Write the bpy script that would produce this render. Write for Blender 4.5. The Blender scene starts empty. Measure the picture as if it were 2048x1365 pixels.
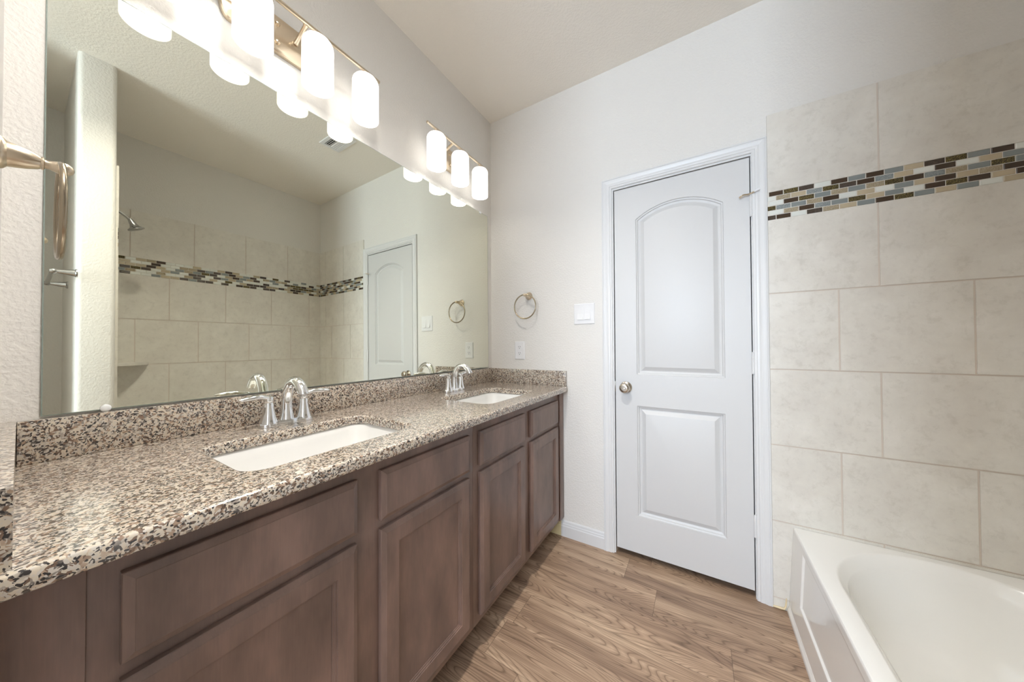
import bpy, bmesh, math, random
from mathutils import Vector, Matrix

random.seed(7)
SC = bpy.context.scene
COL = SC.collection
L = 1.827            # door wall plane (y)
W = 2.372            # wall behind the tub (x)
H = 2.785            # ceiling
YB = -2.6            # rear of the adjoining space

# ------------------------------------------------------------------ camera
cam_d = bpy.data.cameras.new('camera')
cam_d.sensor_width = 36.0
cam_d.lens = 620.42 * 36.0 / 2048.0
cam_d.clip_start = 0.02
cam = bpy.data.objects.new('camera', cam_d)
COL.objects.link(cam)
_yaw, _pitch, _roll = 0.54404, 0.01199, -0.00454
_f = Vector((-math.sin(_yaw) * math.cos(_pitch), math.cos(_yaw) * math.cos(_pitch), math.sin(_pitch)))
_r = Vector((math.cos(_yaw), math.sin(_yaw), 0))
_u = _r.cross(_f)
_r2 = _r * math.cos(_roll) + _u * math.sin(_roll)
_u2 = -_r * math.sin(_roll) + _u * math.cos(_roll)
_m = Matrix((( _r2.x, _u2.x, -_f.x, 1.278), (_r2.y, _u2.y, -_f.y, 0.0), (_r2.z, _u2.z, -_f.z, 1.186), (0, 0, 0, 1)))
cam.matrix_world = _m
SC.camera = cam

# ------------------------------------------------------------------ world, daylight, exposure
world = bpy.data.worlds.new('sky')
SC.world = world
world.use_nodes = True
bg = world.node_tree.nodes['Background']
bg.inputs[0].default_value = (0.62, 0.78, 1.0, 1)
bg.inputs[1].default_value = 2.0


def area_light(name, loc, direction, sx, sy, power, color):
    d = bpy.data.lights.new(name, 'AREA')
    d.shape = 'RECTANGLE'
    d.size, d.size_y = sx, sy
    d.energy = power
    d.color = color
    o = bpy.data.objects.new(name, d)
    o.location = loc
    o.rotation_euler = Vector(direction).to_track_quat('-Z', 'Y').to_euler()
    COL.objects.link(o)
    return o


# daylight through the window of the adjoining room; the added overhead light is built with the room
area_light('window_daylight', (1.0, YB - 0.12, 1.6), (0.08, 1, -0.05), 1.2, 1.5, 70, (0.74, 0.86, 1.0))
FILL_DISC = 230.0     # glow of the added overhead light, near end of the vanity
SHADE_SIDE = 0.8
SHADE_IN = 2.4
SC.view_settings.view_transform = 'Standard'
SC.view_settings.look = 'None'
SC.view_settings.gamma = 1.0
SC.view_settings.use_curve_mapping = False
SC.view_settings.exposure = 0.82
SC.cycles.max_bounces = 12
SC.cycles.diffuse_bounces = 8
SC.cycles.glossy_bounces = 6
SC.cycles.sample_clamp_indirect = 6.0
SC.cycles.caustics_reflective = False
SC.cycles.caustics_refractive = False
SC.cycles.use_denoising = True

# ------------------------------------------------------------------ materials
MATS = {}


def srgb(r, g, b):
    def c(v):
        v /= 255.0
        return v / 12.92 if v <= 0.04045 else ((v + 0.055) / 1.055) ** 2.4
    return (c(r), c(g), c(b), 1)


def new_mat(name, color=(0.8, 0.8, 0.8, 1), rough=0.5, metal=0.0, spec=0.5):
    m = bpy.data.materials.new(name)
    m.use_nodes = True
    nt = m.node_tree
    b = nt.nodes['Principled BSDF']
    b.inputs['Base Color'].default_value = color
    b.inputs['Roughness'].default_value = rough
    b.inputs['Metallic'].default_value = metal
    b.inputs['Specular IOR Level'].default_value = spec
    MATS[name] = m
    return m, nt, b


def node(nt, kind, **kw):
    n = nt.nodes.new(kind)
    for k, v in kw.items():
        setattr(n, k, v)
    return n


def obj_coord(nt, scale=(1, 1, 1)):
    tc = node(nt, 'ShaderNodeTexCoord')
    mp = node(nt, 'ShaderNodeMapping')
    mp.inputs['Scale'].default_value = scale
    nt.links.new(tc.outputs['Object'], mp.inputs['Vector'])
    return mp.outputs['Vector']


def noise(nt, vec, scale, detail=3, rough=0.5, dist=0.0):
    n = node(nt, 'ShaderNodeTexNoise')
    n.inputs['Scale'].default_value = scale
    n.inputs['Detail'].default_value = detail
    n.inputs['Roughness'].default_value = rough
    n.inputs['Distortion'].default_value = dist
    nt.links.new(vec, n.inputs['Vector'])
    return n


def ramp(nt, fac, stops, interp='LINEAR'):
    r = node(nt, 'ShaderNodeValToRGB')
    r.color_ramp.interpolation = interp
    els = r.color_ramp.elements
    while len(els) < len(stops):
        els.new(0.5)
    for e, (p, c) in zip(els, stops):
        e.position = p
        e.color = c
    nt.links.new(fac, r.inputs[0])
    return r.outputs[0]


def bump(nt, b, height, strength, dist=0.002):
    bp = node(nt, 'ShaderNodeBump')
    bp.inputs['Strength'].default_value = strength
    bp.inputs['Distance'].default_value = dist
    nt.links.new(height, bp.inputs['Height'])
    nt.links.new(bp.outputs[0], b.inputs['Normal'])


def mix(nt, fac, a, bb, mode='MIX'):
    n = node(nt, 'ShaderNodeMix', data_type='RGBA', blend_type=mode)
    if isinstance(fac, (int, float)):
        n.inputs[0].default_value = fac
    else:
        nt.links.new(fac, n.inputs[0])
    for s, v in ((6, a), (7, bb)):
        if isinstance(v, tuple):
            n.inputs[s].default_value = v
        else:
            nt.links.new(v, n.inputs[s])
    return n.outputs[2]


def math_node(nt, op, a, b=None, c=None):
    n = node(nt, 'ShaderNodeMath', operation=op)
    for i, v in enumerate((a, b, c)):
        if v is None:
            continue
        if isinstance(v, (int, float)):
            n.inputs[i].default_value = v
        else:
            nt.links.new(v, n.inputs[i])
    return n.outputs[0]


def paint(name, color, scale=70, strength=0.35, rough=0.7, dist=0.003):
    m, nt, b = new_mat(name, color, rough, 0, 0.3)
    v = obj_coord(nt)
    n = noise(nt, v, scale, 2, 0.5)
    r = ramp(nt, n.outputs['Fac'], [(0.4, (0, 0, 0, 1)), (0.62, (1, 1, 1, 1))])
    bump(nt, b, r, strength, dist)
    return m


paint('wall_paint', (0.735, 0.715, 0.682, 1), 105, 0.22)
paint('ceiling_paint', (0.84, 0.80, 0.735, 1), 105, 0.2)
new_mat('trim_white', (0.70, 0.70, 0.70, 1), 0.35)
new_mat('door_white', (0.625, 0.623, 0.622, 1), 0.42)
new_mat('plastic_white', (0.78, 0.78, 0.79, 1), 0.3)
new_mat('slot_dark', (0.03, 0.03, 0.03, 1), 0.6)
new_mat('acrylic_white', (0.88, 0.875, 0.85, 1), 0.12)
new_mat('porcelain', (0.80, 0.795, 0.775, 1), 0.1)
new_mat('chrome', (0.86, 0.87, 0.88, 1), 0.06, 1.0)
new_mat('warm_nickel', (0.66, 0.56, 0.43, 1), 0.28, 1.0)
new_mat('ring_nickel', (0.36, 0.30, 0.22, 1), 0.22, 1.0)
new_mat('satin_nickel', (0.56, 0.51, 0.44, 1), 0.25, 1.0)
new_mat('grey_nickel', (0.50, 0.50, 0.50, 1), 0.25, 1.0)
new_mat('gap_dark', (0.02, 0.018, 0.016, 1), 0.8)
new_mat('clear_plastic', (0.85, 0.87, 0.88, 1), 0.15)
new_mat('caulk_yellow', srgb(222, 205, 168), 0.5)
new_mat('mirror_silver', (0.85, 0.855, 0.74, 1), 0.0, 1.0)
new_mat('mirror_edge', (0.25, 0.30, 0.27, 1), 0.3)
new_mat('grout', srgb(211, 200, 189), 0.8)
new_mat('mosaic_grout', srgb(226, 221, 212), 0.8)

# baseboard: bare primer where the paint stops under the cabinet
m, nt, b = new_mat('baseboard_white', (0.8, 0.8, 0.8, 1), 0.35)
tc = node(nt, 'ShaderNodeTexCoord')
sx = node(nt, 'ShaderNodeSeparateXYZ')
nt.links.new(tc.outputs['Object'], sx.inputs[0])
nt.links.new(ramp(nt, sx.outputs[0], [(0.528, srgb(222, 206, 160)), (0.534, (0.68, 0.68, 0.685, 1))]), b.inputs['Base Color'])

# lamp glass, and the glowing disc of the added overhead light
for nm, st, colr in (('shade_glass', SHADE_SIDE, (1.0, 0.965, 0.92, 1)), ('shade_inside', SHADE_IN, (1.0, 0.97, 0.93, 1)), ('bulb_glow', 8.0, (1.0, 0.96, 0.91, 1)), ('fill_diffuser', FILL_DISC, (1.0, 0.96, 0.905, 1))):
    m, nt, b = new_mat(nm, (0.9, 0.9, 0.88, 1), 0.3)
    b.inputs['Emission Color'].default_value = colr
    b.inputs['Emission Strength'].default_value = st

# granite
m, nt, b = new_mat('granite', rough=0.16, spec=0.7)
b.inputs['Coat Weight'].default_value = 0.6
b.inputs['Coat Roughness'].default_value = 0.12
v = obj_coord(nt)
wob = noise(nt, v, 60, 2)
vec = node(nt, 'ShaderNodeVectorMath', operation='MULTIPLY_ADD')
nt.links.new(wob.outputs['Color'], vec.inputs[0])
vec.inputs[1].default_value = (0.012, 0.012, 0.012)
nt.links.new(v, vec.inputs[2])
v1 = node(nt, 'ShaderNodeTexVoronoi')
v1.inputs['Scale'].default_value = 195
nt.links.new(vec.outputs[0], v1.inputs['Vector'])
s1 = node(nt, 'ShaderNodeSeparateColor')
nt.links.new(v1.outputs['Color'], s1.inputs[0])
big = noise(nt, v, 26, 3, 0.6)
sel = math_node(nt, 'ADD', math_node(nt, 'MULTIPLY', s1.outputs[0], 0.75), math_node(nt, 'MULTIPLY', big.outputs['Fac'], 0.5))
colr = ramp(nt, sel, [
    (0.0, srgb(42, 39, 38)), (0.24, srgb(62, 57, 55)), (0.31, srgb(112, 106, 101)), (0.39, srgb(160, 150, 140)),
    (0.46, srgb(200, 190, 174)), (0.66, srgb(209, 196, 177)), (0.75, srgb(172, 149, 129)), (0.86, srgb(130, 107, 91)), (0.98, srgb(92, 74, 62))])
v2 = node(nt, 'ShaderNodeTexVoronoi')
v2.inputs['Scale'].default_value = 380
nt.links.new(vec.outputs[0], v2.inputs['Vector'])
s2 = node(nt, 'ShaderNodeSeparateColor')
nt.links.new(v2.outputs['Color'], s2.inputs[0])
fleck = ramp(nt, s2.outputs[1], [(0.0, (1, 1, 1, 1)), (0.17, (1, 1, 1, 1)), (0.18, (0, 0, 0, 1))], 'CONSTANT')
c2 = mix(nt, fleck, colr, srgb(50, 46, 46))
light = ramp(nt, s2.outputs[2], [(0.0, (0, 0, 0, 1)), (0.80, (1, 1, 1, 1))], 'CONSTANT')
nt.links.new(mix(nt, light, c2, srgb(198, 190, 180)), b.inputs['Base Color'])

# stained cabinet wood
m, nt, b = new_mat('cabinet_wood', rough=0.30)
v = obj_coord(nt, (1, 1, 0.35))
n1 = noise(nt, v, 9, 4, 0.6)
n2 = noise(nt, obj_coord(nt, (60, 60, 3)), 6, 3, 0.6)
c1 = ramp(nt, n1.outputs['Fac'], [(0.3, srgb(100, 83, 76)), (0.5, srgb(119, 98, 89)), (0.7, srgb(138, 113, 103))])
c2 = ramp(nt, n2.outputs['Fac'], [(0.35, (0.95, 0.95, 0.95, 1)), (0.65, (1.03, 1.03, 1.02, 1))])
nt.links.new(mix(nt, 1.0, c1, c2, 'MULTIPLY'), b.inputs['Base Color'])

# vinyl plank floor, boards along x
m, nt, b = new_mat('plank_floor', rough=0.42)
PW, PL = 0.168, 1.22
tc = node(nt, 'ShaderNodeTexCoord')
sx = node(nt, 'ShaderNodeSeparateXYZ')
nt.links.new(tc.outputs['Object'], sx.inputs[0])
X, Y = sx.outputs[0], sx.outputs[1]
yr = math_node(nt, 'DIVIDE', math_node(nt, 'SUBTRACT', Y, 1.816 - 40 * PW), PW)
row = math_node(nt, 'FLOOR', yr)
fy = math_node(nt, 'FRACT', yr)
wn = node(nt, 'ShaderNodeTexWhiteNoise', noise_dimensions='1D')
nt.links.new(row, wn.inputs['W'])
xr = math_node(nt, 'DIVIDE', math_node(nt, 'ADD', X, math_node(nt, 'MULTIPLY', wn.outputs['Value'], PL)), PL)
colm = math_node(nt, 'FLOOR', math_node(nt, 'ADD', xr, 20))
fx = math_node(nt, 'FRACT', math_node(nt, 'ADD', xr, 20))
wn2 = node(nt, 'ShaderNodeTexWhiteNoise', noise_dimensions='1D')
nt.links.new(math_node(nt, 'ADD', math_node(nt, 'MULTIPLY', row, 7.13), math_node(nt, 'MULTIPLY', colm, 3.71)), wn2.inputs['W'])
cv = node(nt, 'ShaderNodeCombineXYZ')
nt.links.new(math_node(nt, 'MULTIPLY', X, 1.35), cv.inputs[0])
nt.links.new(math_node(nt, 'MULTIPLY', Y, 11.0), cv.inputs[1])
nt.links.new(math_node(nt, 'MULTIPLY', wn2.outputs['Value'], 37.0), cv.inputs[2])
low = noise(nt, cv.outputs[0], 1.0, 1.0, 0.4, 0.1)
rings = math_node(nt, 'FRACT', math_node(nt, 'MULTIPLY', low.outputs['Fac'], 30.0))
ringc = ramp(nt, rings, [(0.0, (0.25, 0.25, 0.25, 1)), (0.12, (0.8, 0.8, 0.8, 1)), (0.5, (1, 1, 1, 1)), (0.86, (0.72, 0.72, 0.72, 1)), (1.0, (0.25, 0.25, 0.25, 1))])
cv2 = node(nt, 'ShaderNodeCombineXYZ')
nt.links.new(math_node(nt, 'MULTIPLY', X, 7.0), cv2.inputs[0])
nt.links.new(math_node(nt, 'MULTIPLY', Y, 260.0), cv2.inputs[1])
nt.links.new(wn2.outputs['Value'], cv2.inputs[2])
fine = noise(nt, cv2.outputs[0], 1.0, 3, 0.6)
cv3 = node(nt, 'ShaderNodeCombineXYZ')
nt.links.new(math_node(nt, 'MULTIPLY', X, 1.3), cv3.inputs[0])
nt.links.new(math_node(nt, 'MULTIPLY', Y, 16.0), cv3.inputs[1])
nt.links.new(math_node(nt, 'MULTIPLY', wn2.outputs['Value'], 11.0), cv3.inputs[2])
tone = noise(nt, cv3.outputs[0], 1.0, 2, 0.5)
basec = ramp(nt, tone.outputs['Fac'], [(0.28, srgb(140, 115, 96)), (0.5, srgb(176, 149, 125)), (0.72, srgb(207, 181, 154))])
dk = mix(nt, ringc, srgb(104, 80, 64), (1, 1, 1, 1))
c1 = mix(nt, 0.78, basec, mix(nt, 1.0, basec, dk, 'MULTIPLY'))
c2 = mix(nt, 0.55, c1, mix(nt, 1.0, c1, ramp(nt, fine.outputs['Fac'], [(0.35, (0.62, 0.58, 0.54, 1)), (0.6, (1.1, 1.1, 1.1, 1))]), 'MULTIPLY'))
var = ramp(nt, wn2.outputs['Value'], [(0.0, (0.86, 0.85, 0.84, 1)), (1.0, (1.08, 1.07, 1.06, 1))])
c3 = mix(nt, 1.0, c2, var, 'MULTIPLY')
e1 = math_node(nt, 'LESS_THAN', math_node(nt, 'MINIMUM', fy, math_node(nt, 'SUBTRACT', 1.0, fy)), 0.006)
e2 = math_node(nt, 'LESS_THAN', math_node(nt, 'MINIMUM', fx, math_node(nt, 'SUBTRACT', 1.0, fx)), 0.0009)
seam = math_node(nt, 'MAXIMUM', e1, e2)
nt.links.new(mix(nt, math_node(nt, 'MULTIPLY', seam, 0.55), c3, srgb(70, 54, 44)), b.inputs['Base Color'])
bump(nt, b, ringc, 0.08, 0.001)

# field tile
m, nt, b = new_mat('field_tile', rough=0.38)
v = obj_coord(nt)
n1 = noise(nt, v, 7, 6, 0.68, 0.2)
n2 = noise(nt, v, 30, 6, 0.72, 0.3)
c1 = ramp(nt, n1.outputs['Fac'], [(0.35, srgb(213, 208, 200)), (0.55, srgb(220, 216, 208)), (0.7, srgb(226, 222, 215))])
c2 = ramp(nt, n2.outputs['Fac'], [(0.34, (0.91, 0.905, 0.89, 1)), (0.48, (1, 1, 1, 1)), (0.75, (1.02, 1.02, 1.01, 1))])
nt.links.new(mix(nt, 1.0, c1, c2, 'MULTIPLY'), b.inputs['Base Color'])


def glass_tile(name, col, rough=0.12, tex=None, amount=0.6):
    m, nt, b = new_mat(name, col, rough)
    if tex:
        n = noise(nt, obj_coord(nt), 420, 2, 0.7, 1.0)
        r = ramp(nt, n.outputs['Fac'], [(0.47, (0, 0, 0, 1)), (0.66, (1, 1, 1, 1))])
        nt.links.new(mix(nt, r, col, tex), b.inputs['Base Color'])
        bump(nt, b, n.outputs['Fac'], amount, 0.004)


glass_tile('mosaic_brown', srgb(70, 56, 44))
glass_tile('mosaic_brown_rippled', srgb(62, 50, 40), 0.2, srgb(96, 80, 66))
glass_tile('mosaic_gold', srgb(58, 48, 26), 0.18, srgb(176, 158, 96), 1.0)
glass_tile('mosaic_white', srgb(222, 224, 218), 0.1)
glass_tile('mosaic_slate', srgb(134, 140, 139), 0.1)
glass_tile('mosaic_slate_rippled', srgb(126, 134, 134), 0.18, srgb(184, 188, 186))
glass_tile('mosaic_beige', srgb(186, 172, 146), 0.12)
glass_tile('mosaic_beige_rippled', srgb(176, 160, 130), 0.2, srgb(218, 208, 188), 1.0)
CODE = {'K': 'mosaic_brown', 'k': 'mosaic_brown_rippled', 'G': 'mosaic_gold', 'W': 'mosaic_white', 'S': 'mosaic_slate',
        's': 'mosaic_slate_rippled', 'B': 'mosaic_beige', 'R': 'mosaic_beige_rippled'}

# ------------------------------------------------------------------ mesh helpers


def finish(bm, name, mats, parent=None, smooth=None):
    bmesh.ops.recalc_face_normals(bm, faces=bm.faces[:])
    me = bpy.data.meshes.new(name)
    bm.to_mesh(me)
    bm.free()
    if isinstance(mats, str):
        mats = [mats]
    for mm in mats:
        me.materials.append(MATS[mm])
    if smooth is not None:
        for p in me.polygons:
            p.use_smooth = True
        me.set_sharp_from_angle(angle=math.radians(smooth))
    o = bpy.data.objects.new(name, me)
    COL.objects.link(o)
    if parent:
        o.parent = parent
    return o


def add_box(bm, x0, x1, y0, y1, z0, z1, bev=0.0, seg=2):
    vs = [bm.verts.new((x, y, z)) for x in (x0, x1) for y in (y0, y1) for z in (z0, z1)]
    idx = [(0, 1, 3, 2), (4, 6, 7, 5), (0, 4, 5, 1), (2, 3, 7, 6), (0, 2, 6, 4), (1, 5, 7, 3)]
    fs = [bm.faces.new([vs[i] for i in q]) for q in idx]
    if bev:
        es = list({e for f in fs for e in f.edges})
        bmesh.ops.bevel(bm, geom=es, offset=bev, segments=seg, affect='EDGES', profile=0.5)


def box(name, mat, x0, x1, y0, y1, z0, z1, bev=0.0, parent=None, seg=2):
    bm = bmesh.new()
    add_box(bm, x0, x1, y0, y1, z0, z1, bev, seg)
    return finish(bm, name, mat, parent, 40 if bev else None)


def loft(bm, loops, cap0=True, cap1=True, closed=True):
    vl = [[bm.verts.new(p) for p in lp] for lp in loops]
    n = len(vl[0])
    for a, c in zip(vl[:-1], vl[1:]):
        for i in range(n if closed else n - 1):
            j = (i + 1) % n
            bm.faces.new((a[i], a[j], c[j], c[i]))
    if cap0:
        bm.faces.new(list(reversed(vl[0])))
    if cap1:
        bm.faces.new(vl[-1])
    return vl


def frame_of(d):
    d = Vector(d).normalized()
    a = Vector((0, 0, 1)) if abs(d.z) < 0.9 else Vector((1, 0, 0))
    u = d.cross(a).normalized()
    return u, d.cross(u).normalized(), d


def add_lathe(bm, prof, origin=(0, 0, 0), axis=(0, 0, 1), n=32, cap0=True, cap1=True, sx=1.0, sy=1.0):
    """prof: list of (radius, distance along the axis)"""
    u, w, d = frame_of(axis)
    o = Vector(origin)
    loops = []
    for r, t in prof:
        loops.append([o + d * t + u * (r * sx * math.cos(2 * math.pi * i / n)) + w * (r * sy * math.sin(2 * math.pi * i / n)) for i in range(n)])
    return loft(bm, loops, cap0, cap1)


def add_tube(bm, pts, radii, n=16, flat=1.0, up=(0, 0, 1)):
    """sweep a circle (squashed by flat along the in-plane normal) along points"""
    pts = [Vector(p) for p in pts]
    if isinstance(radii, (int, float)):
        radii = [radii] * len(pts)
    loops = []
    u = None
    for i, p in enumerate(pts):
        if i == 0:
            d = pts[1] - pts[0]
        elif i == len(pts) - 1:
            d = pts[-1] - pts[-2]
        else:
            d = pts[i + 1] - pts[i - 1]
        d.normalize()
        if u is None:
            a = Vector(up)
            if abs(a.dot(d)) > 0.95:
                a = Vector((1, 0, 0))
            u = (a - d * a.dot(d)).normalized()
        else:
            u = (u - d * u.dot(d)).normalized()
        w = d.cross(u)
        r = radii[i]
        loops.append([p + u * (r * flat * math.cos(2 * math.pi * k / n)) + w * (r * math.sin(2 * math.pi * k / n)) for k in range(n)])
    loft(bm, loops)


def smooth_path(pts, n=8):
    """Catmull-Rom through tuples of any length"""
    out = []
    P = [pts[0]] + list(pts) + [pts[-1]]
    for i in range(1, len(P) - 2):
        for k in range(n):
            t = k / n
            out.append(tuple(0.5 * (2 * b_ + (c_ - a_) * t + (2 * a_ - 5 * b_ + 4 * c_ - d_) * t * t + (-a_ + 3 * b_ - 3 * c_ + d_) * t ** 3)
                             for a_, b_, c_, d_ in zip(P[i - 1], P[i], P[i + 1], P[i + 2])))
    out.append(tuple(pts[-1]))
    return out


def add_torus(bm, c, axis, R, r, n=64, k=12):
    u, w, d = frame_of(axis)
    c = Vector(c)
    rings = []
    for i in range(n):
        a = 2 * math.pi * i / n
        e = u * math.cos(a) + w * math.sin(a)
        rings.append([bm.verts.new(c + e * (R + r * math.cos(2 * math.pi * j / k)) + d * (r * math.sin(2 * math.pi * j / k))) for j in range(k)])
    for i in range(n):
        for j in range(k):
            bm.faces.new((rings[i][j], rings[(i + 1) % n][j], rings[(i + 1) % n][(j + 1) % k], rings[i][(j + 1) % k]))


def add_prism(bm, poly, z0, z1):
    """extrude an xy polygon upward"""
    loft(bm, [[(x, y, z0) for x, y in poly], [(x, y, z1) for x, y in poly]])


def rrect(cx, cy, hx, hy, r, n=8):
    out = []
    for qx, qy, a0 in ((1, 1, 0), (-1, 1, 90), (-1, -1, 180), (1, -1, 270)):
        for i in range(n + 1):
            a = math.radians(a0 + 90 * i / n)
            out.append((cx + qx * (hx - r) + r * math.cos(a), cy + qy * (hy - r) + r * math.sin(a)))
    return out


def fill_with_holes(bm, loops):
    """loops: lists of BMVerts; the first is outer, the others are holes"""
    es = []
    for lp in loops:
        for i in range(len(lp)):
            a, c = lp[i], lp[(i + 1) % len(lp)]
            e = bm.edges.get((a, c)) or bm.edges.new((a, c))
            es.append(e)
    bmesh.ops.triangle_fill(bm, use_beauty=True, use_dissolve=False, edges=es)


def thing(name, label, cat, loc=(0, 0, 0), group=None):
    o = bpy.data.objects.new(name, None)
    o.empty_display_size = 0.05
    o.location = loc
    COL.objects.link(o)
    o['label'] = label
    o['category'] = cat
    if group:
        o['group'] = group
    bpy.context.view_layer.update()
    return o


def tag(o, label, cat, group=None):
    o['label'] = label
    o['category'] = cat
    if group:
        o['group'] = group
    return o


def struct(o):
    o['kind'] = 'structure'
    return o


def attach(child, parent):
    """parent while keeping the world place"""
    child.parent = parent
    child.matrix_parent_inverse = Matrix.Translation(-Vector(parent.location))
    return child


# ------------------------------------------------------------------ room shell
T = 0.12
struct(box('floor', 'plank_floor', -T, W + T, YB - T, L + 0.9, -0.08, 0.0))
LX, LY, LR = 0.835, 0.36, 0.12      # added overhead light, kept out of view
bm = bmesh.new()
ring0 = [bm.verts.new(p) for p in ((-T, YB - T, H), (W + T, YB - T, H), (W + T, L + 0.9, H), (-T, L + 0.9, H))]
ring1 = [bm.verts.new((LX + LR * math.cos(math.radians(a)), LY + LR * math.sin(math.radians(a)), H)) for a in range(0, 360, 9)]
fill_with_holes(bm, [ring0, ring1])
gx = bmesh.ops.extrude_face_region(bm, geom=bm.faces[:])
for e in gx['geom']:
    if isinstance(e, bmesh.types.BMVert):
        e.co.z += 0.08
struct(finish(bm, 'ceiling', 'ceiling_paint'))
struct(box('wall_left', 'wall_paint', -T, 0.0, YB - T, L + T, 0.0, H))
struct(box('wall_right', 'wall_paint', W, W + T, YB - T, L + T, 0.0, H))
# door wall with its doorway
bm = bmesh.new()
loft(bm, [[(x, y, z) for x, z in [(0, 0), (0.845, 0), (0.845, 2.086), (1.505, 2.086), (1.505, 0), (W, 0), (W, H), (0, H)]] for y in (L, L + T)])
struct(finish(bm, 'wall_back', 'wall_paint'))
# unseen shell added behind the door to stop light leaking through its gaps
bm = bmesh.new()
loft(bm, [[(x, y, z) for x, y in [(0.6, L + T), (0.6, L + 0.8), (1.8, L + 0.8), (1.8, L + T), (1.74, L + T), (1.74, L + 0.74), (0.66, L + 0.74), (0.66, L + T)]] for z in (0, H)])
struct(finish(bm, 'wall_closet', 'wall_paint'))
# partition at the near end of the vanity (very slightly out of square)
bm = bmesh.new()
add_prism(bm, [(0.0, 0.0), (0.64, -0.0115), (0.645, -0.0165), (0.645, -0.125), (0.64, -0.13), (0.0, -0.13)], 0, H)
struct(finish(bm, 'wall_near', 'wall_paint'))
# stub wall at the shower end of the tub, bullnose corners
SY0, SY1, SX = 0.187, 0.318, 1.535
pts = []
r = 0.02
for cx, cy, a0 in ((SX + r, SY1 - r, 90), (SX + r, SY0 + r, 180)):
    for i in range(7):
        a = math.radians(a0 + 90 * i / 6)
        pts.append((cx + r * math.cos(a), cy + r * math.sin(a)))
pts += [(W, SY0), (W, SY1)]
bm = bmesh.new()
add_prism(bm, pts, 0, H)
struct(finish(bm, 'wall_alcove', 'wall_paint', None, 35))
# rear wall of the adjoining space with a window
bm = bmesh.new()
out = [bm.verts.new((x, YB, z)) for x, z in [(0, 0), (W, 0), (W, H), (0, H)]]
hol = [bm.verts.new((x, YB, z)) for x, z in [(0.4, 0.85), (1.6, 0.85), (1.6, 2.35), (0.4, 2.35)]]
fill_with_holes(bm, [out, hol])
gx = bmesh.ops.extrude_face_region(bm, geom=bm.faces[:])
for e in gx['geom']:
    if isinstance(e, bmesh.types.BMVert):
        e.co.y -= T
struct(finish(bm, 'wall_rear', 'wall_paint'))
bm = bmesh.new()
loft(bm, [[(x, YB + y, z) for x, z in [(0.4 + i, 0.85 + i), (1.6 - i, 0.85 + i), (1.6 - i, 2.35 - i), (0.4 + i, 2.35 - i)]]
          for i, y in [(0, -0.05), (0, 0.0), (0.045, 0.0), (0.045, -0.05), (0, -0.05)]], False, False)
win = struct(finish(bm, 'window_1', 'trim_white'))
struct(box('wall_nook', 'wall_paint', 1.54, W, -0.32, -0.2, 0.0, H))  # unseen partition added to keep direct light out of the nook
# unseen downlight added in the ceiling to supply overhead light
cl = thing('recessed_downlight', 'recessed ceiling downlight over the near end of the vanity', 'added lamp', (LX, LY, H))
bm = bmesh.new()
add_lathe(bm, [(0.118, 0.126), (0.118, -0.0005), (0.122, -0.003), (0.117, -0.003), (0.114, 0.0), (0.112, 0.12)], (0, 0, 0), (0, 0, 1), 40, True, False)
finish(bm, 'housing', 'trim_white', cl, 40)
bm = bmesh.new()
add_lathe(bm, [(0.111, 0.116), (0.08, 0.114), (0.004, 0.113)], (0, 0, 0), (0, 0, 1), 40)
finish(bm, 'diffuser', 'fill_diffuser', cl, 60)

# baseboard on the door wall, left of the doorway
prof = [(0.0, 0.0), (0.013, 0.0), (0.013, 0.062), (0.0105, 0.068), (0.0105, 0.074), (0.008, 0.08), (0.0065, 0.09), (0.003, 0.095), (0.0, 0.096)]
bm = bmesh.new()
loft(bm, [[(x, L - t, z) for t, z in prof] for x in (0.40, 0.797)])
struct(finish(bm, 'baseboard_back', 'baseboard_white'))
bm = bmesh.new()
loft(bm, [[(SX - t, y, z) for t, z in prof] for y in (SY0, SY1)])
struct(finish(bm, 'baseboard_alcove', 'trim_white'))

# door casing: moulded profile mitred round the doorway, with the jamb behind it
CI0, CI1, CZ = 0.852, 1.494, 2.082
prof = [(0.0, 0.0), (0.0, 0.007), (0.003, 0.0095), (0.011, 0.0095), (0.013, 0.0125), (0.020, 0.0135), (0.028, 0.0125), (0.034, 0.0145),
        (0.042, 0.0165), (0.046, 0.0165), (0.0465, 0.0145), (0.0485, 0.0145), (0.0495, 0.0165), (0.055, 0.0155), (0.0562, 0.013), (0.0562, 0.0)]
bm = bmesh.new()
loft(bm, [[(CI0 - w, L - t, 0.0) for w, t in prof], [(CI0 - w, L - t, CZ + w) for w, t in prof],
          [(CI1 + w, L - t, CZ + w) for w, t in prof], [(CI1 + w, L - t, 0.0) for w, t in prof]])
struct(finish(bm, 'trim_1', 'trim_white'))
bm = bmesh.new()
JT = 0.012
poly = [(0.846, 0.0), (0.846, 2.085), (1.504, 2.085), (1.504, 0.0), (1.491, 0.0), (1.491, 2.073), (0.859, 2.073), (0.859, 0.0)]
loft(bm, [[(x, y, z) for x, z in poly] for y in (L + 0.0, L + T)])
struct(finish(bm, 'trim_2', 'trim_white'))

# ------------------------------------------------------------------ door
DX0, DX1, DZ0, DZ1 = 0.8645, 1.4865, 0.036, 2.0665
DF = L + 0.001


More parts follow.
